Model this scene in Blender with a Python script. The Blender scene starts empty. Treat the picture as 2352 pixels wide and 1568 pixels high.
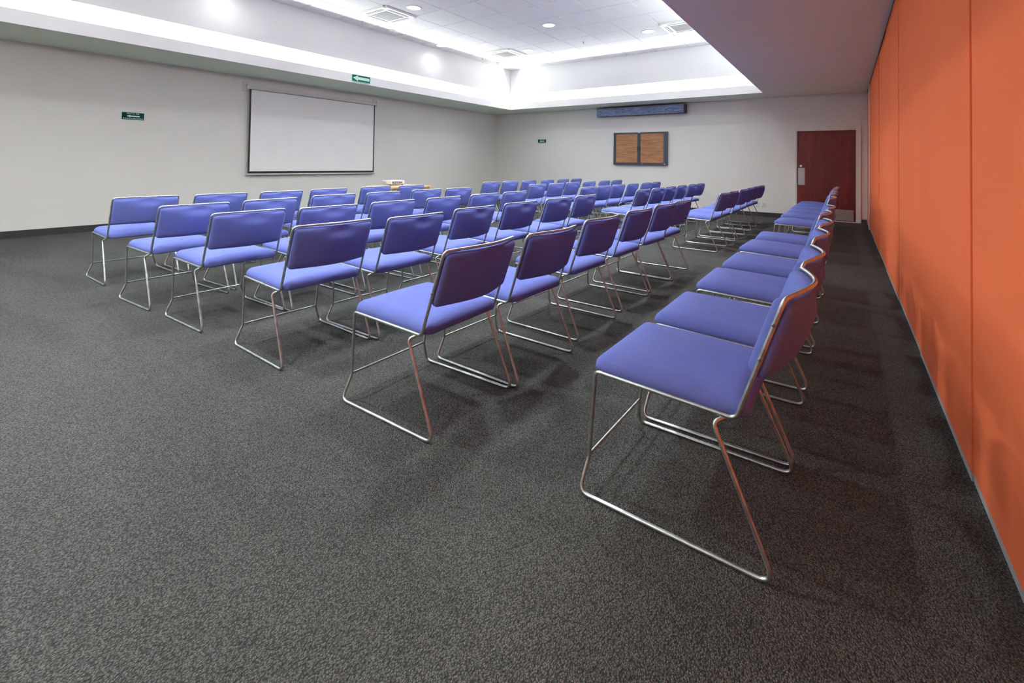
import bpy, bmesh, math, random
from mathutils import Vector, Matrix

random.seed(4)
S = bpy.context.scene
COL = S.collection
PI = math.pi

# ------------------------------------------------------------------ camera
F_PX, CY_PX, YAW, PITCH, ROLL, CAM_H = 1062.874, 352.991, 0.623589, 0.0203218, 0.0149728, 1.2
fw = Vector((-math.sin(YAW) * math.cos(PITCH), math.cos(YAW) * math.cos(PITCH), math.sin(PITCH)))
r0 = Vector((math.cos(YAW), math.sin(YAW), 0))
u0 = r0.cross(fw)
rr = math.cos(ROLL) * r0 + math.sin(ROLL) * u0
uu = -math.sin(ROLL) * r0 + math.cos(ROLL) * u0
cam_d = bpy.data.cameras.new('camera')
cam = bpy.data.objects.new('camera', cam_d)
COL.objects.link(cam)
M = Matrix((rr, uu, -fw)).transposed().to_4x4()
M.translation = Vector((0, 0, CAM_H))
cam.matrix_world = M
cam_d.sensor_fit = 'HORIZONTAL'
cam_d.sensor_width = 36.0
cam_d.lens = F_PX / 2352 * 36.0
cam_d.shift_y = (CY_PX - 784) / 2352
cam_d.clip_start = 0.02
S.camera = cam

# ------------------------------------------------------------------ world, exposure
w = bpy.data.worlds.new('world')
S.world = w
w.use_nodes = True
w.node_tree.nodes['Background'].inputs[0].default_value = (0.5, 0.5, 0.5, 1)
w.node_tree.nodes['Background'].inputs[1].default_value = 0.0
S.view_settings.view_transform = 'Standard'
S.view_settings.look = 'None'
S.view_settings.exposure = 0.22
S.view_settings.gamma = 1.0
S.view_settings.use_curve_mapping = False
S.cycles.max_bounces = 10
S.cycles.diffuse_bounces = 8
S.cycles.glossy_bounces = 4

# ------------------------------------------------------------------ room numbers (metres)
XR, XL, YB, ZS = 0.399, -9.866, 12.728, 2.879          # orange wall, screen wall, back wall, soffit height
OL, OR, OB = -8.577, -1.511, 11.776                    # ceiling recess: left, right, back edges
ZC, ZL, ZT = 4.126, 3.069, 3.328                       # tile ceiling, slot bottom, slot top
YF, OF = -8.6, -7.6                                    # front wall and recess front edge (behind the camera)
TILE = 0.785
CAVE = 0.26

# ------------------------------------------------------------------ lamps in the light slots
SLOT_W = 15.5           # watts per metre
LC = (0.955, 1.0, 0.98)
def area(name, loc, sx, sy, power, rot=(0, 0, 0), shape='RECTANGLE', spread=PI, color=LC):
    d = bpy.data.lights.new(name, 'AREA')
    d.shape = shape
    d.size = sx
    if shape in ('RECTANGLE', 'ELLIPSE'):
        d.size_y = sy
    d.energy = power
    d.color = color
    d.spread = spread
    o = bpy.data.objects.new(name, d)
    COL.objects.link(o)
    o.location = loc
    o.rotation_euler = rot
    return o
SD, SZ = 0.14, ZL - 0.015
for nm, x0, y0, x1, y1 in (('slot_light', OL - SD, OF - SD, OL - SD, OB + SD),
                           ('slot_light', OL - SD, OB + SD, -2.25, OB + SD),
                           ('slot_light', OR + SD, OF - SD, OR + SD, OB - 0.75),
                           ('slot_light', OL - SD + 0.05, OF - SD, OR + SD - 0.05, OF - SD)):
    L = math.hypot(x1 - x0, y1 - y0)
    area(nm, ((x0 + x1) / 2, (y0 + y1) / 2, SZ), 0.05 if x0 == x1 else L, L if x0 == x1 else 0.05,
         SLOT_W * L, rot=(PI, 0, 0))

DOWN_W = 42.0

# ------------------------------------------------------------------ materials
def srgb(r, g, b):
    f = lambda c: (c / 255 / 12.92) if c / 255 <= 0.04045 else ((c / 255 + 0.055) / 1.055) ** 2.4
    return (f(r), f(g), f(b), 1)
def lin(r, g, b):
    return (r, g, b, 1)
class Mat:
    def __init__(self, name, color=(0.8, 0.8, 0.8, 1), rough=0.5, metal=0.0, spec=0.5):
        self.m = bpy.data.materials.new(name)
        self.m.use_nodes = True
        self.n = self.m.node_tree.nodes
        self.l = self.m.node_tree.links
        self.b = self.n['Principled BSDF']
        self.b.inputs['Base Color'].default_value = color
        self.b.inputs['Roughness'].default_value = rough
        self.b.inputs['Metallic'].default_value = metal
        self.b.inputs['Specular IOR Level'].default_value = spec
        self.co = None
    def coord(self, scale=(1, 1, 1), rot=(0, 0, 0)):
        t = self.n.new('ShaderNodeTexCoord')
        mp = self.n.new('ShaderNodeMapping')
        mp.inputs['Scale'].default_value = scale
        mp.inputs['Rotation'].default_value = rot
        self.l.new(t.outputs['Object'], mp.inputs['Vector'])
        return mp.outputs['Vector']
    def noise(self, vec, scale, detail=3, rough=0.5, dist=0.0):
        t = self.n.new('ShaderNodeTexNoise')
        t.inputs['Scale'].default_value = scale
        t.inputs['Detail'].default_value = detail
        t.inputs['Roughness'].default_value = rough
        t.inputs['Distortion'].default_value = dist
        self.l.new(vec, t.inputs['Vector'])
        return t.outputs['Fac']
    def voro(self, vec, scale, feature='F1', out='Distance'):
        t = self.n.new('ShaderNodeTexVoronoi')
        t.feature = feature
        t.inputs['Scale'].default_value = scale
        self.l.new(vec, t.inputs['Vector'])
        return t.outputs[out]
    def ramp(self, fac, stops):
        t = self.n.new('ShaderNodeValToRGB')
        e = t.color_ramp.elements
        while len(e) < len(stops):
            e.new(0.5)
        for k, (p, c) in enumerate(stops):
            e[k].position = p
            e[k].color = c
        self.l.new(fac, t.inputs['Fac'])
        return t.outputs['Color']
    def mix(self, a, b, fac=1.0, mode='MULTIPLY'):
        t = self.n.new('ShaderNodeMix')
        t.data_type = 'RGBA'
        t.blend_type = mode
        t.inputs[0].default_value = fac
        self.l.new(a, t.inputs[6])
        self.l.new(b, t.inputs[7])
        return t.outputs[2]
    def color(self, sock):
        self.l.new(sock, self.b.inputs['Base Color'])
    def bump(self, h, strength=0.2, dist=0.002):
        t = self.n.new('ShaderNodeBump')
        t.inputs['Strength'].default_value = strength
        t.inputs['Distance'].default_value = dist
        self.l.new(h, t.inputs['Height'])
        self.l.new(t.outputs['Normal'], self.b.inputs['Normal'])

def g3(v):
    return (v, v, v, 1)
def plain(name, color, rough=0.5, metal=0.0, var=0.04, scale=6.0, spec=0.5):
    m = Mat(name, color, rough, metal, spec)
    c = tuple(color[:3])
    f = m.noise(m.coord(), scale)
    m.color(m.ramp(f, [(0.3, tuple(x * (1 - var) for x in c) + (1,)), (0.7, tuple(min(1, x * (1 + var)) for x in c) + (1,))]))
    return m.m

m = Mat('painted_wall', lin(0.76, 0.755, 0.735), 0.85, spec=0.2)
v = m.coord()
m.color(m.ramp(m.noise(v, 0.8, 4), [(0.3, lin(0.715, 0.715, 0.68)), (0.7, lin(0.745, 0.745, 0.71))]))
m.bump(m.noise(v, 140, 2), 0.06, 0.001)
MAT_WALL = m.m
MAT_RECESS = plain('recess_paint', lin(0.84, 0.84, 0.84), 0.9, var=0.015, scale=1.0, spec=0.2)
MAT_SOFFIT = plain('soffit_paint', lin(0.79, 0.89, 0.75), 0.9, var=0.02, scale=1.2, spec=0.2)
m = Mat('ceiling_tile', lin(0.80, 0.80, 0.81), 0.9, spec=0.2)
v = m.coord()
m.color(m.ramp(m.noise(v, 60, 3), [(0.35, lin(0.77, 0.77, 0.78)), (0.65, lin(0.82, 0.82, 0.83))]))
m.bump(m.noise(v, 220, 2), 0.15, 0.001)
MAT_TILE = m.m

# looped carpet
m = Mat('loop_carpet', lin(0.07, 0.07, 0.07), 0.95, spec=0.15)
v = m.coord((1.0, 0.9, 1.0), (0, 0, 0.5))
d1 = m.voro(v, 215)
cellc = m.voro(v, 215, 'F1', 'Color')
sep = m.n.new('ShaderNodeSeparateColor')
m.l.new(cellc, sep.inputs[0])
loops = m.ramp(d1, [(0.0, g3(1.3)), (0.35, g3(1.0)), (0.7, g3(0.45))])
tone = m.ramp(sep.outputs[0], [(0.0, lin(0.084, 0.087, 0.083)), (0.5, lin(0.119, 0.1225, 0.118)), (1.0, lin(0.164, 0.168, 0.162))])
wear = m.ramp(m.noise(m.coord((0.5, 1.6, 1)), 1.1, 5, 0.6, 0.6), [(0.3, g3(0.86)), (0.7, g3(1.12))])
m.color(m.mix(m.mix(tone, loops), wear))
inv = m.n.new('ShaderNodeMath')
inv.operation = 'SUBTRACT'
inv.inputs[0].default_value = 1.0
m.l.new(d1, inv.inputs[1])
m.bump(inv.outputs[0], 0.9, 0.006)
MAT_CARPET = m.m

# chair fabric
m = Mat('blue_fabric', lin(0.15, 0.18, 0.50), 0.85, spec=0.2)
v = m.coord()
wv = m.n.new('ShaderNodeTexWave')
wv.inputs['Scale'].default_value = 160
wv.inputs['Distortion'].default_value = 1.5
wv.bands_direction = 'DIAGONAL'
m.l.new(v, wv.inputs['Vector'])
c1 = m.ramp(m.noise(v, 420, 2), [(0.35, lin(0.124, 0.160, 0.48)), (0.65, lin(0.165, 0.205, 0.57))])
c2 = m.ramp(m.noise(v, 7, 3), [(0.35, g3(0.94)), (0.7, g3(1.04))])
m.color(m.mix(c1, c2))
m.bump(wv.outputs['Fac'], 0.25, 0.0008)
m.b.inputs['Sheen Weight'].default_value = 0.03
m.b.inputs['Sheen Roughness'].default_value = 0.4
m.b.inputs['Sheen Tint'].default_value = lin(0.75, 0.8, 1.0)
MAT_FABRIC = m.m

# orange partition fabric
m = Mat('orange_fabric', lin(0.80, 0.17, 0.065), 0.9, spec=0.15)
v = m.coord()
c1 = m.ramp(m.noise(v, 500, 2), [(0.3, lin(0.88, 0.185, 0.070)), (0.7, lin(0.95, 0.215, 0.085))])
c2 = m.ramp(m.noise(v, 1.4, 2), [(0.3, g3(0.97)), (0.7, g3(1.02))])
m.color(m.mix(c1, c2))
m.bump(m.noise(v, 380, 2), 0.25, 0.0015)
MAT_ORANGE = m.m

m = Mat('brushed_steel', lin(0.56, 0.545, 0.52), 0.26, 1.0)
v = m.coord()
m.color(m.ramp(m.noise(v, 22, 4, 0.6), [(0.3, lin(0.40, 0.42, 0.41)), (0.55, lin(0.56, 0.59, 0.575)), (0.8, lin(0.64, 0.67, 0.655))]))
rg = m.ramp(m.noise(v, 35, 3), [(0.3, g3(0.30)), (0.7, g3(0.44))])
m.l.new(rg, m.b.inputs['Roughness'])
MAT_STEEL = m.m
MAT_PLATE = plain('satin_plate', lin(0.52, 0.50, 0.49), 0.42, 0.9, var=0.05)
MAT_SCREW = plain('screw_metal', lin(0.35, 0.34, 0.32), 0.35, 1.0)
MAT_DARK = plain('dark_rubber', srgb(48, 49, 49), 0.6, var=0.08, scale=8)
MAT_BLACK = plain('black_gap', lin(0.01, 0.01, 0.01), 0.8)
MAT_GREYTRIM = plain('grey_seal', lin(0.42, 0.43, 0.44), 0.6)
MAT_ALU = plain('aluminium', lin(0.78, 0.75, 0.74), 0.45, 0.35)
MAT_SCREEN = plain('screen_cloth', lin(0.86, 0.865, 0.87), 0.8, var=0.01, scale=2)
MAT_BORDER = plain('black_border', lin(0.012, 0.012, 0.013), 0.6)
MAT_WHITEP = plain('white_plastic', lin(0.72, 0.72, 0.71), 0.4, var=0.02)
MAT_CASE = plain('white_enamel', lin(0.62, 0.62, 0.63), 0.35, var=0.02)
MAT_GRILLE = plain('grey_grille', lin(0.42, 0.42, 0.43), 0.6)
MAT_GREEN = plain('sign_green', lin(0.003, 0.055, 0.040), 0.6, spec=0.12)
MAT_GREEN2 = plain('sign_bright_green', lin(0.006, 0.16, 0.105), 0.6, spec=0.12)
MAT_SIGNW = plain('sign_pale', lin(0.62, 0.80, 0.74), 0.5)
MAT_FRAME = plain('cream_frame', lin(0.76, 0.76, 0.70), 0.45, var=0.02)
MAT_CABF = plain('charcoal_frame', srgb(52, 60, 70), 0.4)

def wood(name, cols, scale=(1, 1, 1), nscale=6.0, rough=0.4, spec=0.4, dist=1.2):
    m = Mat(name, cols[1], rough, spec=spec)
    v = m.coord(scale)
    f = m.noise(v, nscale, 5, 0.6, dist)
    c = m.ramp(f, [(0.30, cols[0]), (0.5, cols[1]), (0.68, cols[2])])
    f2 = m.noise(m.coord(tuple(3 * a for a in scale)), nscale * 2.2, 4)
    m.color(m.mix(c, m.ramp(f2, [(0.35, g3(0.86)), (0.65, g3(1.06))])))
    return m.m
MAT_DOOR = wood('mahogany', (lin(0.125, 0.0150, 0.0150), lin(0.165, 0.0200, 0.0190), lin(0.205, 0.0290, 0.0240)), (5, 5, 0.7), 2.5, 0.38)
MAT_OAK = wood('oak_panel', (lin(0.17, 0.068, 0.032), lin(0.36, 0.160, 0.070), lin(0.45, 0.215, 0.10)), (1.2, 1, 11), 2.2, 0.45)
MAT_MAPLE = wood('maple_veneer', (lin(0.58, 0.39, 0.20), lin(0.66, 0.46, 0.25), lin(0.72, 0.52, 0.30)), (1, 6, 1), 2.0, 0.4)
MAT_BLUEWOOD = wood('blue_stained_wood', (lin(0.06, 0.08, 0.15), lin(0.16, 0.215, 0.37), lin(0.27, 0.34, 0.50)), (1.3, 1, 8), 2.4, 0.5, dist=2.2)
MAT_BROWN = plain('dark_brown_wood', lin(0.045, 0.03, 0.026), 0.5)

m = Mat('lamp_lens', lin(1, 1, 1), 0.5)
m.b.inputs['Emission Color'].default_value = (1, 0.99, 0.97, 1)
m.b.inputs['Emission Strength'].default_value = 6.0
MAT_LENS = m.m

# ------------------------------------------------------------------ mesh helpers
def link(name, me, mat, parent=None, smooth=False):
    if smooth:
        for p in me.polygons:
            p.use_smooth = True
    if mat is not None and not me.materials:
        me.materials.append(mat)
    o = bpy.data.objects.new(name, me)
    COL.objects.link(o)
    if parent is not None:
        o.parent = parent
    return o
def from_bm(name, bm, mat, parent=None, smooth=False):
    bmesh.ops.recalc_face_normals(bm, faces=bm.faces)
    me = bpy.data.meshes.new(name)
    bm.to_mesh(me)
    bm.free()
    return link(name, me, mat, parent, smooth)
def box(bm, x0, x1, y0, y1, z0, z1):
    vs = [bm.verts.new((x, y, z)) for x in (x0, x1) for y in (y0, y1) for z in (z0, z1)]
    for f in ((0, 1, 3, 2), (4, 6, 7, 5), (0, 4, 5, 1), (2, 3, 7, 6), (0, 2, 6, 4), (1, 5, 7, 3)):
        bm.faces.new([vs[i] for i in f])
    return vs
def boxes(name, mat, lst, parent=None, bevel=0.0, segs=2):
    bm = bmesh.new()
    for b in lst:
        box(bm, *b)
    if bevel > 0:
        bmesh.ops.bevel(bm, geom=bm.edges[:], offset=bevel, segments=segs, affect='EDGES', profile=0.6)
    return from_bm(name, bm, mat, parent)
def cyl(bm, c, axis, r, h, n=24, r2=None):
    r2 = r if r2 is None else r2
    mtx = Matrix.Translation(c) @ Vector((0, 0, 1)).rotation_difference(Vector(axis)).to_matrix().to_4x4()
    bmesh.ops.create_cone(bm, cap_ends=True, segments=n, radius1=r, radius2=r2, depth=h, matrix=mtx)
def lathe(bm, prof, c=(0, 0, 0), n=32):
    rings = []
    for r, z in prof:
        if r < 1e-6:
            rings.append([bm.verts.new((c[0], c[1], c[2] + z))])
        else:
            rings.append([bm.verts.new((c[0] + r * math.cos(2 * PI * i / n), c[1] + r * math.sin(2 * PI * i / n), c[2] + z)) for i in range(n)])
    for a, b in zip(rings, rings[1:]):
        for i in range(n):
            j = (i + 1) % n
            if len(a) == 1 and len(b) == 1:
                continue
            if len(a) == 1:
                bm.faces.new((a[0], b[i], b[j]))
            elif len(b) == 1:
                bm.faces.new((a[i], b[0], a[j]))
            else:
                bm.faces.new((a[i], b[i], b[j], a[j]))
def fillet(pts, rad, n=6):
    out = [Vector(pts[0])]
    for k in range(1, len(pts) - 1):
        p, a, b = Vector(pts[k]), Vector(pts[k - 1]), Vector(pts[k + 1])
        r = rad[k] if isinstance(rad, (list, tuple)) else rad
        da, db = (a - p), (b - p)
        la, lb = da.length, db.length
        da.normalize(); db.normalize()
        ang = da.angle(db)
        if r <= 0 or ang > PI - 0.02:
            out.append(p)
            continue
        t = min(r / math.tan(ang / 2), la * 0.48, lb * 0.48)
        p0, p1 = p + da * t, p + db * t
        for i in range(n + 1):
            s = i / n
            out.append((1 - s) ** 2 * p0 + 2 * s * (1 - s) * p + s * s * p1)
    out.append(Vector(pts[-1]))
    return out
def tube(bm, path, r, n=12, caps=True):
    path = [Vector(p) for p in path]
    T = []
    for i in range(len(path)):
        a = path[max(i - 1, 0)]
        b = path[min(i + 1, len(path) - 1)]
        T.append((b - a).normalized())
    ref = Vector((0, 0, 1)) if abs(T[0].z) < 0.9 else Vector((0, 1, 0))
    N = (ref - T[0] * ref.dot(T[0])).normalized()
    rings = []
    for i, p in enumerate(path):
        if i:
            N = (T[i - 1].rotation_difference(T[i]) @ N)
            N = (N - T[i] * N.dot(T[i])).normalized()
        B = T[i].cross(N)
        rings.append([bm.verts.new(p + r * (math.cos(2 * PI * k / n) * N + math.sin(2 * PI * k / n) * B)) for k in range(n)])
    for a, b in zip(rings, rings[1:]):
        for k in range(n):
            j = (k + 1) % n
            bm.faces.new((a[k], a[j], b[j], b[k]))
    if caps:
        bm.faces.new(rings[0])
        bm.faces.new(rings[-1])
def tubes(name, mat, paths, r, parent=None, n=12, caps=True):
    bm = bmesh.new()
    for p in paths:
        tube(bm, p, r, n, caps)
    o = from_bm(name, bm, mat, parent, True)
    for f in o.data.polygons:
        if len(f.vertices) > 4:
            f.use_smooth = False
    return o
def pillow(name, mat, W, H, rc, edge, thick, dome, mapf, parent=None, na=26, nb=20, back=None, pw=2.2):
    """closed padded slab; outline = rounded rectangle W x H (half sizes), corner radius rc.
    mapf(a, b, t, side) -> point; t runs 0 at the rim to full thickness."""
    bm = bmesh.new()
    def cs(n):
        return [-math.cos(PI * i / n) * 0.88 + 0.12 * (2 * i / n - 1) for i in range(n + 1)]
    A, B = cs(na), cs(nb)
    def pos(a, b):
        x, y = a * W, b * H
        dx, dy = abs(x) - (W - rc), abs(y) - (H - rc)
        if dx > 0 and dy > 0:
            k = max(dx, dy) / math.hypot(dx, dy)
            x = math.copysign(W - rc + dx * k, x)
            y = math.copysign(H - rc + dy * k, y)
        qx, qy = abs(x) - (W - rc), abs(y) - (H - rc)
        sd = math.hypot(max(qx, 0), max(qy, 0)) + min(max(qx, qy), 0) - rc
        return x, y, max(0.0, -sd)
    def prof(d, x, y, th, dm):
        e = min(1.0, d / edge)
        base = th * (1 - (1 - e) ** pw) ** (1 / pw)
        return base + dm * (1 - (x / W) ** 2) * (1 - (y / H) ** 2) * e
    sides = ((1, thick, dome), (-1,) + (back if back else (thick, dome)))
    grids = []
    rim = {}
    for sgn, th, dm in sides:
        g = []
        for i, a in enumerate(A):
            row = []
            for j, b in enumerate(B):
                x, y, d = pos(a, b)
                on = i in (0, na) or j in (0, nb)
                if on and (i, j) in rim:
                    row.append(rim[(i, j)])
                    continue
                v = bm.verts.new(mapf(x, y, 0.0 if on else prof(d, x, y, th, dm), sgn))
                if on:
                    rim[(i, j)] = v
                row.append(v)
            g.append(row)
        for i in range(na):
            for j in range(nb):
                q = (g[i][j], g[i + 1][j], g[i + 1][j + 1], g[i][j + 1])
                bm.faces.new(q if sgn > 0 else q[::-1])
    return from_bm(name, bm, mat, parent, True)

def thing(name, label, cat, loc=(0, 0, 0), rz=0.0, group=None):
    o = bpy.data.objects.new(name, None)
    o.empty_display_size = 0.1
    COL.objects.link(o)
    o.location = loc
    o.rotation_euler = (0, 0, rz)
    return tag(o, label, cat, group)
def tag(o, label, cat, group=None):
    o['label'] = label
    o['category'] = cat
    if group:
        o['group'] = group
    return o
def struct(o, label=None):
    o['kind'] = 'structure'
    if label:
        o['label'] = label
    return o
def dup(root, loc, rz, label, group=None):
    r = root.copy()
    COL.objects.link(r)
    r.location = loc
    r.rotation_euler = (0, 0, rz)
    r['label'] = label
    if group:
        r['group'] = group
    for ch in list(root.children):
        c = ch.copy()
        COL.objects.link(c)
        c.parent = r
        for gch in ch.children:
            d = gch.copy()
            COL.objects.link(d)
            d.parent = c
    return r
def text_mesh(name, body, size, mat, parent, loc, rot, xscale=1.0, align='CENTER', extrude=0.0006):
    cu = bpy.data.curves.new(name, 'FONT')
    cu.body = body
    cu.size = size
    cu.align_x = align
    cu.align_y = 'CENTER'
    cu.extrude = extrude
    cu.offset = size * 0.012
    tmp = bpy.data.objects.new(name + '_tmp', cu)
    COL.objects.link(tmp)
    bpy.context.view_layer.update()
    me = bpy.data.meshes.new_from_object(tmp.evaluated_get(bpy.context.evaluated_depsgraph_get()))
    bpy.data.objects.remove(tmp)
    me.materials.clear()
    for v in me.vertices:
        v.co.x *= xscale
    o = link(name, me, mat, parent)
    o.location = loc
    o.rotation_euler = rot
    return o

# ------------------------------------------------------------------ the setting
struct(boxes('floor', MAT_CARPET, [(XL - 0.1, XR + 0.3, YF - 0.1, YB + 0.1, -0.1, 0.0)]), 'grey looped carpet floor')
struct(boxes('wall_left', MAT_WALL, [(XL - 0.12, XL, YF - 0.1, YB + 0.1, 0, ZC + 0.2)]), 'pale grey wall behind the projector screen')
DX0, DX1, DZ = -0.955, 0.249, 2.085      # door opening
struct(boxes('wall_back', MAT_WALL, [(XL, DX0, YB, YB + 0.12, 0, ZC + 0.2), (DX1, XR + 0.3, YB, YB + 0.12, 0, ZC + 0.2),
                                     (DX0, DX1, YB, YB + 0.12, DZ, ZC + 0.2)]), 'pale grey back wall with the door')
struct(boxes('wall_front', MAT_WALL, [(XL, XR + 0.3, YF - 0.12, YF, 0, ZC + 0.2)]))
struct(boxes('baseboard_left', MAT_DARK, [(XL, XL + 0.012, YF, YB, 0, 0.104)], bevel=0.003))
struct(boxes('baseboard_back', MAT_DARK, [(XL + 0.013, DX0 - 0.04, YB - 0.012, YB, 0, 0.100), (DX1 + 0.055, XR - 0.004, YB - 0.012, YB, 0, 0.085)], bevel=0.003))

# soffit ring at ZS around the recess
struct(boxes('trim_1', MAT_SOFFIT, [(XL, OL - 0.034, YF, YB, ZS, ZS + 0.05), (OR + 0.034, XR + 0.3, YF, YB, ZS, ZS + 0.05),
                                    (OL - 0.034, OR + 0.034, OB + 0.034, YB, ZS, ZS + 0.05), (OL - 0.034, OR + 0.034, YF, OF - 0.034, ZS, ZS + 0.05)]), 'dropped ceiling border')
# recess sides: lip, light slot, upper fascia
def recess_side(n, axis, pos, outward, a0, a1):
    """axis 'x': plane x = pos, running along y from a0 to a1"""
    s = outward
    def b(d0, d1, z0, z1, e0=CAVE, e1=CAVE):
        p0, p1 = sorted((pos + s * d0, pos + s * d1))
        if axis == 'x':
            return (p0, p1, a0 - e0, a1 + e1, z0, z1)
        return (a0 - e0, a1 + e1, p0, p1, z0, z1)
    k = 1.0 if axis == 'x' else 0.0
    lst = [b(0, 0.035, ZS, ZL, 0.035 * k, 0.035 * k), b(0.035, CAVE, ZS + 0.05, ZL - 0.05, CAVE * k + 0.035 * (1 - k), CAVE * k + 0.035 * (1 - k)),
           b(CAVE, CAVE + 0.03, ZS + 0.05, ZT + 0.04, (CAVE + 0.03) * k + CAVE * (1 - k), (CAVE + 0.03) * k + CAVE * (1 - k)),
           b(0.03, CAVE, ZT, ZT + 0.04, CAVE * k + 0.03 * (1 - k), CAVE * k + 0.03 * (1 - k)), b(0, 0.03, ZT, ZC + 0.03, 0.03 * k, 0.03 * k)]
    return struct(boxes('trim_%d' % n, MAT_RECESS, lst), 'recess side with a lit slot')
recess_side(2, 'x', OL, -1, OF, OB)
recess_side(3, 'x', OR, 1, OF, OB)
recess_side(4, 'y', OB, 1, OL, OR)
recess_side(5, 'y', OF, -1, OL, OR)

# tile ceiling with revealed joints
xs = [OL, -7.83] + [-7.83 + TILE * k for k in range(1, 8)] + [OR]
ys = [OB]
y = 11.07
while y > OF:
    ys.append(y)
    y -= TILE
ys.append(OF)
ys = ys[::-1]
bm = bmesh.new()
G, DEEP = 0.011, 0.020
for x0, x1 in zip(xs, xs[1:]):
    for y0, y1 in zip(ys, ys[1:]):
        o4 = [(x0, y0), (x1, y0), (x1, y1), (x0, y1)]
        i4 = [(x0 + G, y0 + G), (x1 - G, y0 + G), (x1 - G, y1 - G), (x0 + G, y1 - G)]
        vo = [bm.verts.new((a, b, ZC + DEEP)) for a, b in o4]
        vm = [bm.verts.new((a, b, ZC + DEEP)) for a, b in i4]
        vi = [bm.verts.new((a, b, ZC)) for a, b in i4]
        for k in range(4):
            j = (k + 1) % 4
            bm.faces.new((vo[k], vo[j], vm[j], vm[k]))
            bm.faces.new((vm[k], vm[j], vi[j], vi[k]))
        bm.faces.new(vi)
box(bm, OL - 0.3, OR + 0.3, OF - 0.3, OB + 0.3, ZC + 0.03, ZC + 0.06)
struct(from_bm('ceiling', bm, MAT_TILE), 'white tiled ceiling')

# orange folding partition
wr = struct(boxes('wall_right', MAT_ORANGE, [(XR + 0.12, XR + 0.2, YF, YB, 0, ZS + 0.02), (XR + 0.002, XR + 0.12, 11.74, YB, 0, ZS - 0.02)]), 'orange fabric partition wall')
seams = [-8.6, -6.5, -5.0, -3.5, -2.0, -0.5, 1.005, 2.51, 4.01, 5.49, 7.03, 8.5, 9.95, 11.4]
offs = [0, 0.003, -0.002, 0.003, -0.003, 0.002, -0.002, 0.003, -0.002, 0.001]
for k, (y0, y1) in enumerate(zip(seams, seams[1:])):
    dx = offs[(k - 3) % len(offs)]
    boxes('wall_panel', MAT_ORANGE, [(XR + dx, XR + 0.1 + dx, y0 + 0.0015, y1 - 0.0015, 0.032, ZS - 0.022)], wr, bevel=0.003)
    boxes('floor_seal', MAT_GREYTRIM, [(XR + dx + 0.001, XR + 0.09 + dx, y0 + 0.006, y1 - 0.006, 0.0, 0.031)], wr, bevel=0.002)
boxes('post', MAT_ALU, [(XR - 0.012, XR + 0.1, 11.405, 11.735, 0.0, ZS - 0.02)], wr, bevel=0.004)
boxes('track', MAT_BLACK, [(XR - 0.002, XR + 0.12, YF, YB - 0.001, ZS - 0.02, ZS)], wr)

# door
dr = bpy.data.objects.new('door_1', None)
COL.objects.link(dr)
dr.location = (-0.353, YB, 0)
struct(dr, 'dark red wooden door with metal plates')
ox = -0.353
LX0, LX1 = -0.906 - ox, 0.2 - ox
boxes('door_leaf', MAT_DOOR, [(LX0 + 0.003, LX1 - 0.003, 0.012, 0.055, 0.014, 2.044)], dr, bevel=0.002)
boxes('door_frame', MAT_FRAME, [(LX0 - 0.055, LX0 - 0.022, -0.028, 0.11, 0, 2.118), (LX0 - 0.022, LX0, -0.012, 0.11, 0, 2.085),
                                (LX1, LX1 + 0.088, -0.028, 0.11, 0, 2.118),
                                (LX0 - 0.022, LX1, -0.028, 0.11, 2.085, 2.118), (LX0, LX1, -0.012, 0.11, 2.05, 2.085)], dr, bevel=0.002)
boxes('threshold', MAT_FRAME, [(LX0, LX1, -0.02, 0.11, 0, 0.012)], dr)
boxes('push_plate', MAT_PLATE, [(-0.888 - ox, -0.756 - ox, 0.008, 0.012, 0.794, 1.19)], dr, bevel=0.001)
boxes('kick_plate', MAT_PLATE, [(-0.80 - ox, 0.159 - ox, 0.008, 0.012, 0.03, 0.272)], dr, bevel=0.001)
bm = bmesh.new()
cyl(bm, (-0.832 - ox, -0.002, 1.235), (0, -1, 0), 0.029, 0.028, 24, 0.024)
from_bm('lock', bm, MAT_WHITEP, dr)

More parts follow.
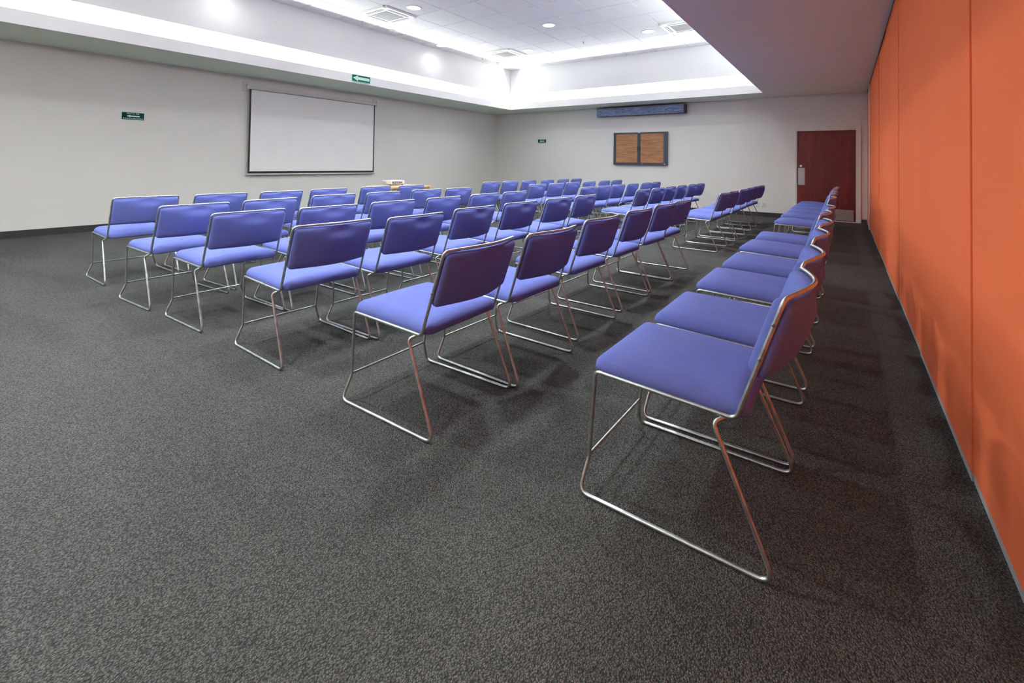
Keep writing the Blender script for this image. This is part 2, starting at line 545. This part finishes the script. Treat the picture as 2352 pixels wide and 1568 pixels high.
# ------------------------------------------------------------------ ceiling fittings
def downlight(x, y):
    t = thing('downlight', 'x', 'ceiling light', (x, y, ZC), 0, 'recessed downlights in the tile ceiling')
    bm = bmesh.new()
    lathe(bm, [(0.118, 0.0), (0.120, -0.010), (0.134, -0.014), (0.150, -0.009), (0.153, -0.001), (0.118, 0.0)])
    from_bm('trim_ring', bm, MAT_WHITEP, t, True)
    bm = bmesh.new()
    lathe(bm, [(0.0, -0.013), (0.06, -0.0125), (0.10, -0.010), (0.118, -0.004)])
    from_bm('lens', bm, MAT_LENS, t, True)
    edge = x < -8
    area('downlight_lamp', (x, y, ZC - 0.03), 0.22, 0.22, DOWN_W * (0.05 if edge else 0.4 if y > 9 else 0.58 if x < -6 else 1.0 if x < -5 else 1.2 if x < -3 else 1.1), shape='DISK', spread=math.radians(140 if edge else 150))
    return t
DL = [((-6.65, 5.98), 'round downlight beside the nearest air conditioning cassette'),
      ((-8.22, 8.32), 'round downlight close to the left edge of the ceiling recess, washing the fascia'),
      ((-5.08, 8.32), 'round downlight alone in the middle of the tiled ceiling'),
      ((-6.65, 9.89), 'round downlight beside the farther small cassette'),
      ((-3.49, 9.89), 'round downlight left of the cassette cut off by the ceiling border'),
      ((-8.22, 3.43), 'round downlight out of frame over the left fascia'),
      ((-1.91, 8.32), 'round downlight hidden above the right ceiling border, far half'),
      ((-3.49, 5.98), 'round downlight out of frame above the aisle'),
      ((-5.08, 3.43), 'round downlight out of frame above the near chairs'),
      ((-1.91, 3.43), 'round downlight hidden above the right ceiling border, near half'),
      ((-6.65, 1.08), 'round downlight out of frame left of the camera'),
      ((-3.49, 1.08), 'round downlight out of frame above the camera'),
      ((-8.22, -1.3), 'round downlight behind the camera at the left fascia'),
      ((-5.08, -1.3), 'round downlight behind the camera in the middle'),
      ((-1.91, -1.3), 'round downlight behind the camera at the right'),
      ((-6.65, -3.65), 'added unseen round downlight far behind the camera, left one of its row of two'),  # from here on: unseen lamps added to brighten the right side and near faces
      ((-3.49, -3.65), 'added unseen round downlight far behind the camera, right one of its row of two'),
      ((-5.08, -6.0), 'added unseen round downlight in the rearmost row, in the middle'),
      ((-1.91, -6.0), 'added unseen round downlight in the rearmost row, at the right')]
for (x, y), lb in DL:
    downlight(x, y)['label'] = lb

def cassette(x, y, label):
    t = thing('air_conditioner', label, 'air conditioner', (x, y, ZC), 0, 'ceiling cassette air conditioners')
    h = 0.42
    bm = bmesh.new()
    box(bm, -h, h, -h, h, -0.032, -0.001)
    es = [e for e in bm.edges if abs(e.verts[0].co.z - e.verts[1].co.z) > 0.02]
    bmesh.ops.bevel(bm, geom=es, offset=0.05, segments=4, affect='EDGES')
    es = [e for e in bm.edges if e.verts[0].co.z < -0.03 and e.verts[1].co.z < -0.03]
    bmesh.ops.bevel(bm, geom=es, offset=0.012, segments=3, affect='EDGES')
    from_bm('panel', bm, MAT_WHITEP, t)
    bm = bmesh.new()
    box(bm, -0.22, 0.22, -0.22, 0.22, -0.038, -0.031)
    for k in range(-8, 9):
        box(bm, -0.215, 0.215, k * 0.026 - 0.005, k * 0.026 + 0.005, -0.041, -0.037)
    from_bm('grille', bm, MAT_GRILLE, t)
    for k in range(4):
        a = k * PI / 2
        lou = boxes('louver', MAT_DARK, [(-0.24, 0.24, 0.285, 0.300, -0.0345, -0.031), (-0.24, 0.24, 0.325, 0.338, -0.0345, -0.031)], t)
        lou.rotation_euler = (0, 0, a)
        fl = boxes('flap', MAT_WHITEP, [(-0.25, 0.25, 0.302, 0.323, -0.037, -0.031)], t, bevel=0.002)
        fl.rotation_euler = (0, 0, a)
    return t
cassette(-7.41, 5.98, 'white ceiling cassette air conditioner, the nearest, left of a downlight')
cassette(-7.35, 9.86, 'white ceiling cassette air conditioner near the far left corner of the recess')
cassette(-2.73, 9.89, 'white ceiling cassette air conditioner partly hidden by the ceiling border on the right')

def smoke(x, y, label):
    t = thing('smoke_detector', label, 'smoke detector', (x, y, ZC), 0, 'smoke detectors on the tile ceiling')
    bm = bmesh.new()
    lathe(bm, [(0.0, -0.001), (0.075, -0.001), (0.078, -0.018), (0.066, -0.024), (0.05, -0.026), (0.0, -0.026)])
    from_bm('base', bm, MAT_WHITEP, t, True)
    bm = bmesh.new()
    lathe(bm, [(0.0, -0.026), (0.045, -0.026), (0.042, -0.045), (0.030, -0.052), (0.0, -0.053)])
    from_bm('sensor_head', bm, MAT_GRILLE, t, True)
smoke(-8.235, 6.767, 'round white smoke detector in front of the nearest cassette, by the left fascia')
smoke(-8.208, 10.676, 'round white smoke detector near the far left corner of the recess')
def sprinkler(x, y, label):
    t = thing('sprinkler', label, 'sprinkler', (x, y, ZC), 0, 'fire sprinklers in the tile ceiling')
    bm = bmesh.new()
    lathe(bm, [(0.0, -0.001), (0.030, -0.001), (0.030, -0.006), (0.0, -0.008)], n=20)
    from_bm('escutcheon', bm, MAT_WHITEP, t, True)
    bm = bmesh.new()
    lathe(bm, [(0.0, -0.008), (0.010, -0.008), (0.010, -0.03), (0.006, -0.04), (0.006, -0.052), (0.018, -0.054), (0.018, -0.058), (0.0, -0.058)], n=16)
    from_bm('nozzle', bm, MAT_SCREW, t, True)
sprinkler(-8.205, 5.966, 'small sprinkler head on the tile left of the nearest cassette')
sprinkler(-8.229, 9.957, 'small sprinkler head left of the cassette in the far left corner')
sprinkler(-5.061, 9.887, 'small sprinkler head between two downlights in mid ceiling')

# ------------------------------------------------------------------ projector screen
sx = XL
t = thing('projection_screen', 'white pull-down projection screen with black border hanging on the left wall', 'projection screen', (sx, 6.02, 1.77))
Z0 = 1.77
def rel(y): return y - 6.02
boxes('cloth', MAT_SCREEN, [(0.066, 0.069, rel(4.515), rel(7.53), 0.955 - Z0, 2.62 - Z0)], t)
boxes('border', MAT_BORDER, [(0.065, 0.070, rel(4.483), rel(4.515), 0.915 - Z0, 2.635 - Z0), (0.065, 0.070, rel(7.53), rel(7.562), 0.915 - Z0, 2.635 - Z0),
                             (0.065, 0.070, rel(4.515), rel(7.53), 0.915 - Z0, 0.955 - Z0), (0.065, 0.070, rel(4.515), rel(7.53), 2.617 - Z0, 2.635 - Z0)], t)
bm = bmesh.new()
cyl(bm, (0.055, 0, 2.660 - Z0), (0, 1, 0), 0.038, 3.17, 24)
box(bm, 0.02, 0.075, rel(4.44), rel(7.60), 2.665 - Z0, 2.698 - Z0)
from_bm('case', bm, MAT_CASE, t)
for ya, yb in ((4.36, 4.49), (7.55, 7.68)):
    br = boxes('bracket', MAT_CASE, [(0.0, 0.012, rel(ya), rel(yb), 2.58 - Z0, 2.775 - Z0)], t, bevel=0.003)
    boxes('hook', MAT_SCREW, [(0.012, 0.05, rel((ya + yb) / 2 + 0.02) - 0.006, rel((ya + yb) / 2 + 0.02) + 0.006, 2.69 - Z0, 2.72 - Z0)], br)
    boxes('end_cap', MAT_WHITEP, [(0.012, 0.098, rel((4.425 if ya < 5 else 7.602)), rel((4.438 if ya < 5 else 7.618)), 2.612 - Z0, 2.705 - Z0)], t, bevel=0.003)
bm = bmesh.new()
cyl(bm, (0.0675, 0, 0.893 - Z0), (0, 1, 0), 0.016, 3.13, 16)
from_bm('bottom_bar', bm, MAT_CASE, t, True)
tubes('pull_handle', MAT_WHITEP, [fillet([(0.07, -0.06, 0.879 - Z0), (0.07, -0.05, 0.858 - Z0), (0.07, 0.05, 0.858 - Z0), (0.07, 0.06, 0.879 - Z0)], 0.012)], 0.004, t, 8)
tubes('pull_cord', MAT_WHITEP, [[(0.07, 0, 0.858 - Z0), (0.07, 0, 0.5 - Z0)]], 0.0018, t, 6)

# ------------------------------------------------------------------ evacuation signs
def arrow(name, mat, parent, length, head, hw, sw, cz, m3, thick=0.0012):
    """left-pointing arrow in the sign's local x (right) / z (up) plane facing -y"""
    L2 = length / 2
    P = [(-L2, 0), (-L2 + head, hw), (-L2 + head, sw), (L2, sw), (L2, -sw), (-L2 + head, -sw), (-L2 + head, -hw)]
    bm = bmesh.new()
    a = [bm.verts.new((x, m3, cz + z)) for x, z in P]
    b = [bm.verts.new((x, m3 - thick, cz + z)) for x, z in P]
    bm.faces.new(a)
    bm.faces.new(b[::-1])
    for k in range(len(P)):
        j = (k + 1) % len(P)
        bm.faces.new((a[k], a[j], b[j], b[k]))
    return from_bm(name, bm, mat, parent)
def evac_sign(loc, rz, w, h, label):
    t = thing('evacuation_sign', label, 'sign', loc, rz, 'small green evacuation route signs')
    boxes('plate', MAT_SIGNW, [(-w / 2 - 0.006, w / 2 + 0.006, -0.003, 0.0, -h / 2 - 0.006, h / 2 + 0.006)], t)
    boxes('face', MAT_GREEN, [(-w / 2, w / 2, -0.0042, -0.003, -h / 2, h / 2)], t)
    text_mesh('lettering', 'RUTA DE', h * 0.235, MAT_SIGNW, t, (0.0, -0.0046, h * 0.335), (PI / 2, 0, 0), 1.45)
    text_mesh('lettering', 'EVACUACION', h * 0.235, MAT_SIGNW, t, (0.0, -0.0046, -h * 0.345), (PI / 2, 0, 0), 1.5)
    arrow('arrow', MAT_SIGNW, t, w * 0.60, w * 0.17, h * 0.17, h * 0.085, 0.0, -0.0042)
    return t
evac_sign((XL + 0.0005, 2.62, 1.903), PI / 2, 0.305, 0.122, 'small dark green evacuation sign on the left wall, left of the screen')
evac_sign((-7.963, YB - 0.0005, 1.922), 0, 0.304, 0.122, 'small dark green evacuation sign on the back wall, left of the cabinet')
t = thing('evacuation_sign', 'bright green arrow sign hanging on the ceiling lip above the screen', 'sign', (OL + 0.0005, 6.24, 2.978), PI / 2, None)
boxes('plate', MAT_SIGNW, [(-0.242, 0.242, -0.004, 0.0, -0.092, 0.092)], t, bevel=0.001)
boxes('face', MAT_GREEN2, [(-0.232, 0.232, -0.0052, -0.004, -0.060, 0.080)], t)
arrow('arrow', MAT_SIGNW, t, 0.42, 0.125, 0.062, 0.030, 0.012, -0.0052)
text_mesh('lettering', 'RUTA DE EVACUACION', 0.034, MAT_GREEN2, t, (0, -0.0046, -0.075), (PI / 2, 0, 0), 1.08)

# ------------------------------------------------------------------ things on the back wall
t = thing('wall_cabinet', 'shallow wall cabinet with two oak doors in charcoal frames on the back wall', 'cabinet', (-4.69, YB, 1.205))
cx, cz = -4.69, 1.205
def cr(x): return x - cx
boxes('body', MAT_CABF, [(cr(-5.462), cr(-3.912), -0.055, 0.0, 0, 0.918)], t, bevel=0.003)
for x0, x1, ix0, ix1, hx in ((-5.462, -4.706, -5.388, -4.750, -4.735), (-4.702, -3.912, -4.660, -4.014, -4.672)):
    d = boxes('door', MAT_CABF, [(cr(x0), cr(ix0), -0.08, -0.056, 0, 0.918), (cr(ix1), cr(x1), -0.08, -0.056, 0, 0.918),
                                 (cr(ix0), cr(ix1), -0.08, -0.056, 0, 0.062), (cr(ix0), cr(ix1), -0.08, -0.056, 0.868, 0.918)], t, bevel=0.0025)
    boxes('door_panel', MAT_OAK, [(cr(ix0), cr(ix1), -0.072, -0.057, 0.062, 0.868)], d)
    boxes('door_handle', MAT_BORDER, [(cr(hx) - 0.011, cr(hx) + 0.011, -0.098, -0.081, 0.40, 0.51)], d, bevel=0.004)
bm = bmesh.new()
cyl(bm, (cr(-4.62), -0.083, 0.033), (0, -1, 0), 0.010, 0.006, 16)
from_bm('lock', bm, MAT_ALU, t)
boxes('badge', MAT_ALU, [(cr(-4.01), cr(-3.955), -0.082, -0.0802, 0.022, 0.034)], t)
boxes('latch', MAT_ALU, [(cr(-4.735), cr(-4.67), -0.083, -0.0802, 0.90, 0.912)], t)

t = thing('wall_beam', 'blue weathered wooden beam on the back wall just below the ceiling border', 'beam', (-4.68, YB, 2.72))
boxes('beam_front', MAT_BLUEWOOD, [(-1.262, 1.235, -0.225, -0.205, -0.118, 0.106)], t, bevel=0.004)
boxes('beam_box', MAT_BROWN, [(-1.262, 1.262, -0.205, 0.0, -0.118, 0.112)], t, bevel=0.003)
boxes('end_strip', MAT_BROWN, [(1.236, 1.262, -0.225, -0.2055, -0.118, 0.112), (-1.262, 1.236, -0.222, -0.2055, 0.1065, 0.117)], t)

def outlet(loc, rz, w, h, label, blank=False):
    t = thing('outlet', label, 'outlet', loc, rz, 'white wall outlets')
    boxes('plate', MAT_WHITEP, [(-w / 2, w / 2, -0.011, 0.0, -h / 2, h / 2)], t, bevel=0.004)
    boxes('socket', MAT_CASE, [(-w * 0.26, w * 0.26, -0.0135, -0.0112, -h * 0.3, h * 0.3)], t, bevel=0.001)
    boxes('slot', MAT_DARK, [(-0.010, -0.007, -0.0142, -0.0137, 0.0, 0.016), (0.007, 0.010, -0.0142, -0.0137, 0.0, 0.016)], t)
outlet((-1.862, YB - 0.0005, 0.296), 0, 0.085, 0.105, 'white wall outlet on the back wall, partly behind a chair leg')
outlet((-1.735, YB - 0.0005, 0.294), 0, 0.090, 0.107, 'white wall outlet on the back wall, middle one of three')
outlet((-1.606, YB - 0.0005, 0.291), 0, 0.088, 0.107, 'white wall outlet on the back wall, nearest to the door')
outlet((XL + 0.0005, 10.19, 0.318), PI / 2, 0.19, 0.115, 'wide white outlet plate low on the left wall beyond the table')

# ------------------------------------------------------------------ projector table and projector
t = thing('projector_table', 'light maple table with panel sides standing in front of the screen', 'table', (-6.745, 5.78, 0))
boxes('tabletop', MAT_MAPLE, [(-0.36, 0.36, -0.49, 0.49, 0.722, 0.75)], t, bevel=0.003)
boxes('side_panel', MAT_MAPLE, [(-0.34, 0.335, -0.470, -0.445, 0, 0.7215)], t, bevel=0.002)
boxes('side_panel', MAT_MAPLE, [(-0.34, 0.335, 0.445, 0.470, 0, 0.7215)], t, bevel=0.002)
boxes('front_panel', MAT_MAPLE, [(0.310, 0.333, -0.4445, 0.4445, 0.06, 0.7215)], t, bevel=0.002)
boxes('shelf', MAT_MAPLE, [(-0.33, 0.3095, -0.4445, 0.4445, 0.30, 0.322)], t, bevel=0.002)

t = thing('projector', 'white video projector lying on the maple table', 'projector', (-6.99, 5.86, 0.75))
bm = bmesh.new()
box(bm, -0.145, 0.125, -0.175, 0.175, 0.018, 0.092)
for v in bm.verts:
    if v.co.z > 0.05 and v.co.x < 0:
        v.co.x += 0.015
bmesh.ops.bevel(bm, geom=bm.edges[:], offset=0.012, segments=3, affect='EDGES')
from_bm('body', bm, MAT_WHITEP, t)
pp = boxes('port_panel', MAT_GRILLE, [(0.1245, 0.127, -0.135, 0.115, 0.030, 0.080)], t)
boxes('port', MAT_DARK, [(0.1272, 0.129, -0.13, -0.105, 0.035, 0.068)], pp)
boxes('port', MAT_GREEN2, [(0.1272, 0.129, -0.09, -0.05, 0.036, 0.050)], pp)
boxes('port', MAT_BLUEWOOD, [(0.1272, 0.129, -0.03, 0.01, 0.036, 0.050)], pp)
boxes('port', MAT_DARK, [(0.1272, 0.129, 0.03, 0.05, 0.036, 0.066), (0.1272, 0.129, -0.09, 0.01, 0.058, 0.068), (0.1272, 0.129, 0.065, 0.09, 0.04, 0.06)], pp)
boxes('air_vent', MAT_GRILLE, [(-0.12 + 0.022 * k, -0.108 + 0.022 * k, -0.1765, -0.1745, 0.032, 0.072) for k in range(6)], t)
bm = bmesh.new()
cyl(bm, (-0.142, 0.09, 0.058), (-1, 0, 0), 0.028, 0.03, 24)
from_bm('lens', bm, MAT_DARK, t)
for fx, fy in ((0.09, -0.14), (0.09, 0.14), (-0.10, 0.0)):
    bm = bmesh.new()
    cyl(bm, (fx, fy, 0.0095), (0, 0, 1), 0.012, 0.019, 14)
    from_bm('foot', bm, MAT_DARK, t)

# ------------------------------------------------------------------ chairs (local: faces -x, +y is the far side)
UA, ZA, UB, ZB, UC, UD = -0.2527, 0.4444, -0.2813, 0.122, -0.2991, 0.3289
UE, ZE, UG, ZG, UH, ZH = 0.1559, 0.406, 0.2182, 0.429, 0.3461, 0.8155
HW, HS, HB, HE = 0.265, 0.2935, 0.252, 0.284
RT = 0.0074
SAG = 0.060
def sag(y):
    e = 0.11
    return SAG * (1 - (math.hypot(y, e) - e) / (math.hypot(HW, e) - e))
def dsag(y):
    e = 0.11
    return -SAG * y / math.hypot(y, e) / (math.hypot(HW, e) - e)
def rail_z(x):
    return ZA + (x - UA) / (UG - UA) * (ZG - ZA)
def build_chair():
    t = thing('stacking_chair', 'x', 'chair')
    # bent tube: seat rails, uprights and curved top
    XM = UA + 0.045
    def half(s):
        return [(XM, s * HW, rail_z(XM)), (UG, s * HW, ZG), (UH, s * HW, ZH)]
    top = [(UH + sag(y), y, ZH + 0.006 * (1 - (y / HW) ** 2)) for y in [HW * (-1 + 2 * k / 16) for k in range(1, 16)]]
    pts = half(-1) + top + half(1)[::-1]
    rad = [0] * len(pts)
    rad[1] = rad[-2] = 0.030
    rad[2] = rad[-3] = 0.034
    # give the top corners room for their bend
    pts2 = half(-1) + [p for p in top if abs(p[1]) < HW - 0.06] + half(1)[::-1]
    rad2 = [0] * len(pts2)
    rad2[1] = rad2[-2] = 0.030
    rad2[2] = rad2[-3] = 0.030
    tubes('back_frame', MAT_STEEL, [fillet(pts2, rad2, 7)], RT, t, 12, False)
    for s in (-1, 1):
        P = [(XM - 0.0005, s * HW, rail_z(XM)), (UA, s * HW, ZA), (UB, s * HB, ZB), (UC, s * HS, RT), (UD, s * HS, RT),
             (UE, s * HE, ZE), (UE + 0.028, s * (HW - 0.003), rail_z(UE + 0.028) - 0.008)]
        tubes('sled_leg', MAT_STEEL, [fillet(P, [0, 0.028, 0.03, 0.034, 0.034, 0.022, 0], 7)], RT, t, 12, False)
    tubes('stretcher', MAT_STEEL, [[(UB + 0.001, -HB + 0.004, ZB + 0.006), (UB + 0.001, HB - 0.004, ZB + 0.006)]], 0.0062, t, 10, False)
    # seat cushion
    x0, x1 = -0.270, 0.250
    cxs, hx = (x0 + x1) / 2, (x1 - x0) / 2
    def seat_map(a, b, tt, side):
        x, y = cxs + b, a
        base = rail_z(x) + 0.006
        q = max(0.0, (x - 0.14) / 0.11)
        if side > 0:
            z = base + tt
            x2 = x + 0.012 * q * tt / 0.05
            return (x2, y, z + 0.004 * q)
        return (x, y * (1 - 0.06 * min(1, tt / 0.01)), base - tt)
    pillow('seat', MAT_FABRIC, 0.262, hx, 0.042, 0.055, 0.048, 0.022, seat_map, t, 36, 36, back=(0.012, 0.0), pw=2.15)
    # backrest pad following the curved frame
    zb, zt = 0.562, ZH - 0.008
    zc_, hz = (zb + zt) / 2, (zt - zb) / 2
    du, dz = UH - UG, ZH - ZG
    nl = math.hypot(du, dz)
    nx, nz = -dz / nl, du / nl            # towards the sitter
    PWD = HW - 0.006
    def back_map(a, b, tt, side):
        z = zc_ + b
        u = UG + (z - ZG) / dz * du + sag(a)
        if side < 0:
            k2 = min(1.0, max(0.0, (b - hz + 0.075) / 0.06))
            tt *= 1 - 0.85 * math.exp(-(a / 0.085) ** 2) * k2 * k2 * (3 - 2 * k2)
        slope = dsag(a)
        k = 1 / math.hypot(1, slope)
        return (u + side * tt * nx * k, a - side * tt * nx * slope * k, z + side * tt * nz)
    pillow('backrest', MAT_FABRIC, PWD, hz, 0.028, 0.030, 0.036, 0.012, back_map, t, 34, 22, back=(0.024, 0.012), pw=2.5)
    for s in (-1, 1):
        for z in (0.625, 0.735):
            u = UG + (z - ZG) / dz * du
            bm = bmesh.new()
            cyl(bm, (u, s * (HW + RT), z), (0, s, 0), 0.0062, 0.003, 14, 0.0045)
            from_bm('screw', bm, MAT_SCREW, t)
    return t
ROWS = {
    'A': [(-0.485, 1.836, -0.011), (-0.481, 2.476, 0.004), (-0.481, 3.25, 0.008), (-0.477, 3.977, 0.0), (-0.498, 4.81, -0.027), (-0.484, 5.522, 0.04), (-0.497, 7.31, -0.01), (-0.509, 8.25, -0.02), (-0.501, 8.98, 0.01), (-0.513, 9.75, 0.0), (-0.505, 10.45, -0.01), (-0.497, 11.2, -0.02)],
    'B': [(-1.748, 1.713, 0.02), (-1.721, 2.348, -0.021), (-1.767, 3.135, -0.035), (-1.779, 3.904, -0.021), (-1.783, 4.637, -0.051), (-1.793, 5.255, -0.019), (-1.75, 7.224, -0.025), (-1.747, 7.861, -0.034), (-1.733, 8.653, -0.03), (-1.744, 9.354, -0.033), (-1.752, 10.093, -0.029), (-1.743, 10.711, -0.039)],
    'C': [(-2.9, 1.7, -0.02), (-2.843, 2.318, 0.007), (-2.92, 3.052, 0.016), (-2.93, 3.778, -0.033), (-2.927, 4.521, -0.03), (-2.932, 5.18, -0.006), (-2.903, 7.114, -0.027), (-2.885, 7.782, -0.036), (-2.902, 8.498, -0.034), (-2.903, 9.225, -0.034), (-2.894, 9.964, -0.036), (-2.892, 10.6, -0.034)],
    'D': [(-3.91, 1.65, 0.035), (-3.845, 2.268, 0.003), (-3.875, 2.973, 0.004), (-3.886, 3.671, 0.018), (-3.929, 4.427, 0.011), (-3.945, 5.102, -0.002), (-3.847, 7.129, -0.026), (-3.844, 7.747, -0.041), (-3.86, 8.434, -0.039), (-3.856, 9.157, -0.029), (-3.849, 9.929, -0.028), (-3.846, 10.547, -0.022)],
    'E': [(-4.738, 1.587, 0.063), (-4.837, 2.263, 0.066), (-4.957, 3.048, -0.004), (-4.971, 3.724, 0.046), (-5.028, 4.531, -0.033), (-4.997, 5.16, -0.044), (-4.923, 7.211, -0.046), (-4.919, 7.899, -0.041), (-4.916, 8.555, -0.038), (-4.916, 9.324, -0.038), (-4.914, 10.113, -0.031), (-4.902, 10.806, -0.048)],
    'F': [(-5.903, 1.605, 0.008), (-5.883, 2.263, 0.034), (-5.873, 2.919, 0.059), (-5.98, 3.644, -0.009), (-6.053, 4.467, -0.007), (-6.031, 5.139, 0.015), (-6.059, 7.283, -0.036), (-6.056, 7.928, -0.035), (-6.057, 8.637, -0.033), (-6.057, 9.422, -0.026), (-6.054, 10.169, -0.024), (-6.046, 10.853, -0.019)],
}
ORD = ['first', 'second', 'third', 'fourth', 'fifth', 'sixth']
ROWTXT = {'A': 'row beside the orange wall', 'B': 'second row from the orange wall', 'C': 'third row from the orange wall',
          'D': 'fourth row from the orange wall', 'E': 'second row from the screen wall', 'F': 'row nearest the screen wall'}
proto = build_chair()
first = True
for L, lst in ROWS.items():
    for k, (x, y, th) in enumerate(lst):
        near = k < 6
        label = 'blue chair, %s from the camera in the %s block\'s %s' % (ORD[k % 6], 'near' if near else 'far', ROWTXT[L])
        if L == 'A' and k == 0:
            label = 'largest, nearest blue chair at the right, its back glowing red beside the orange wall'
        group = 'blue sled-base chairs in the %s block' % ('near' if near else 'far')
        if first:
            proto.location = (x, y, 0)
            proto.rotation_euler = (0, 0, th)
            proto['label'] = label
            proto['group'] = group
            first = False
        else:
            dup(proto, (x, y, 0), th, label, group)
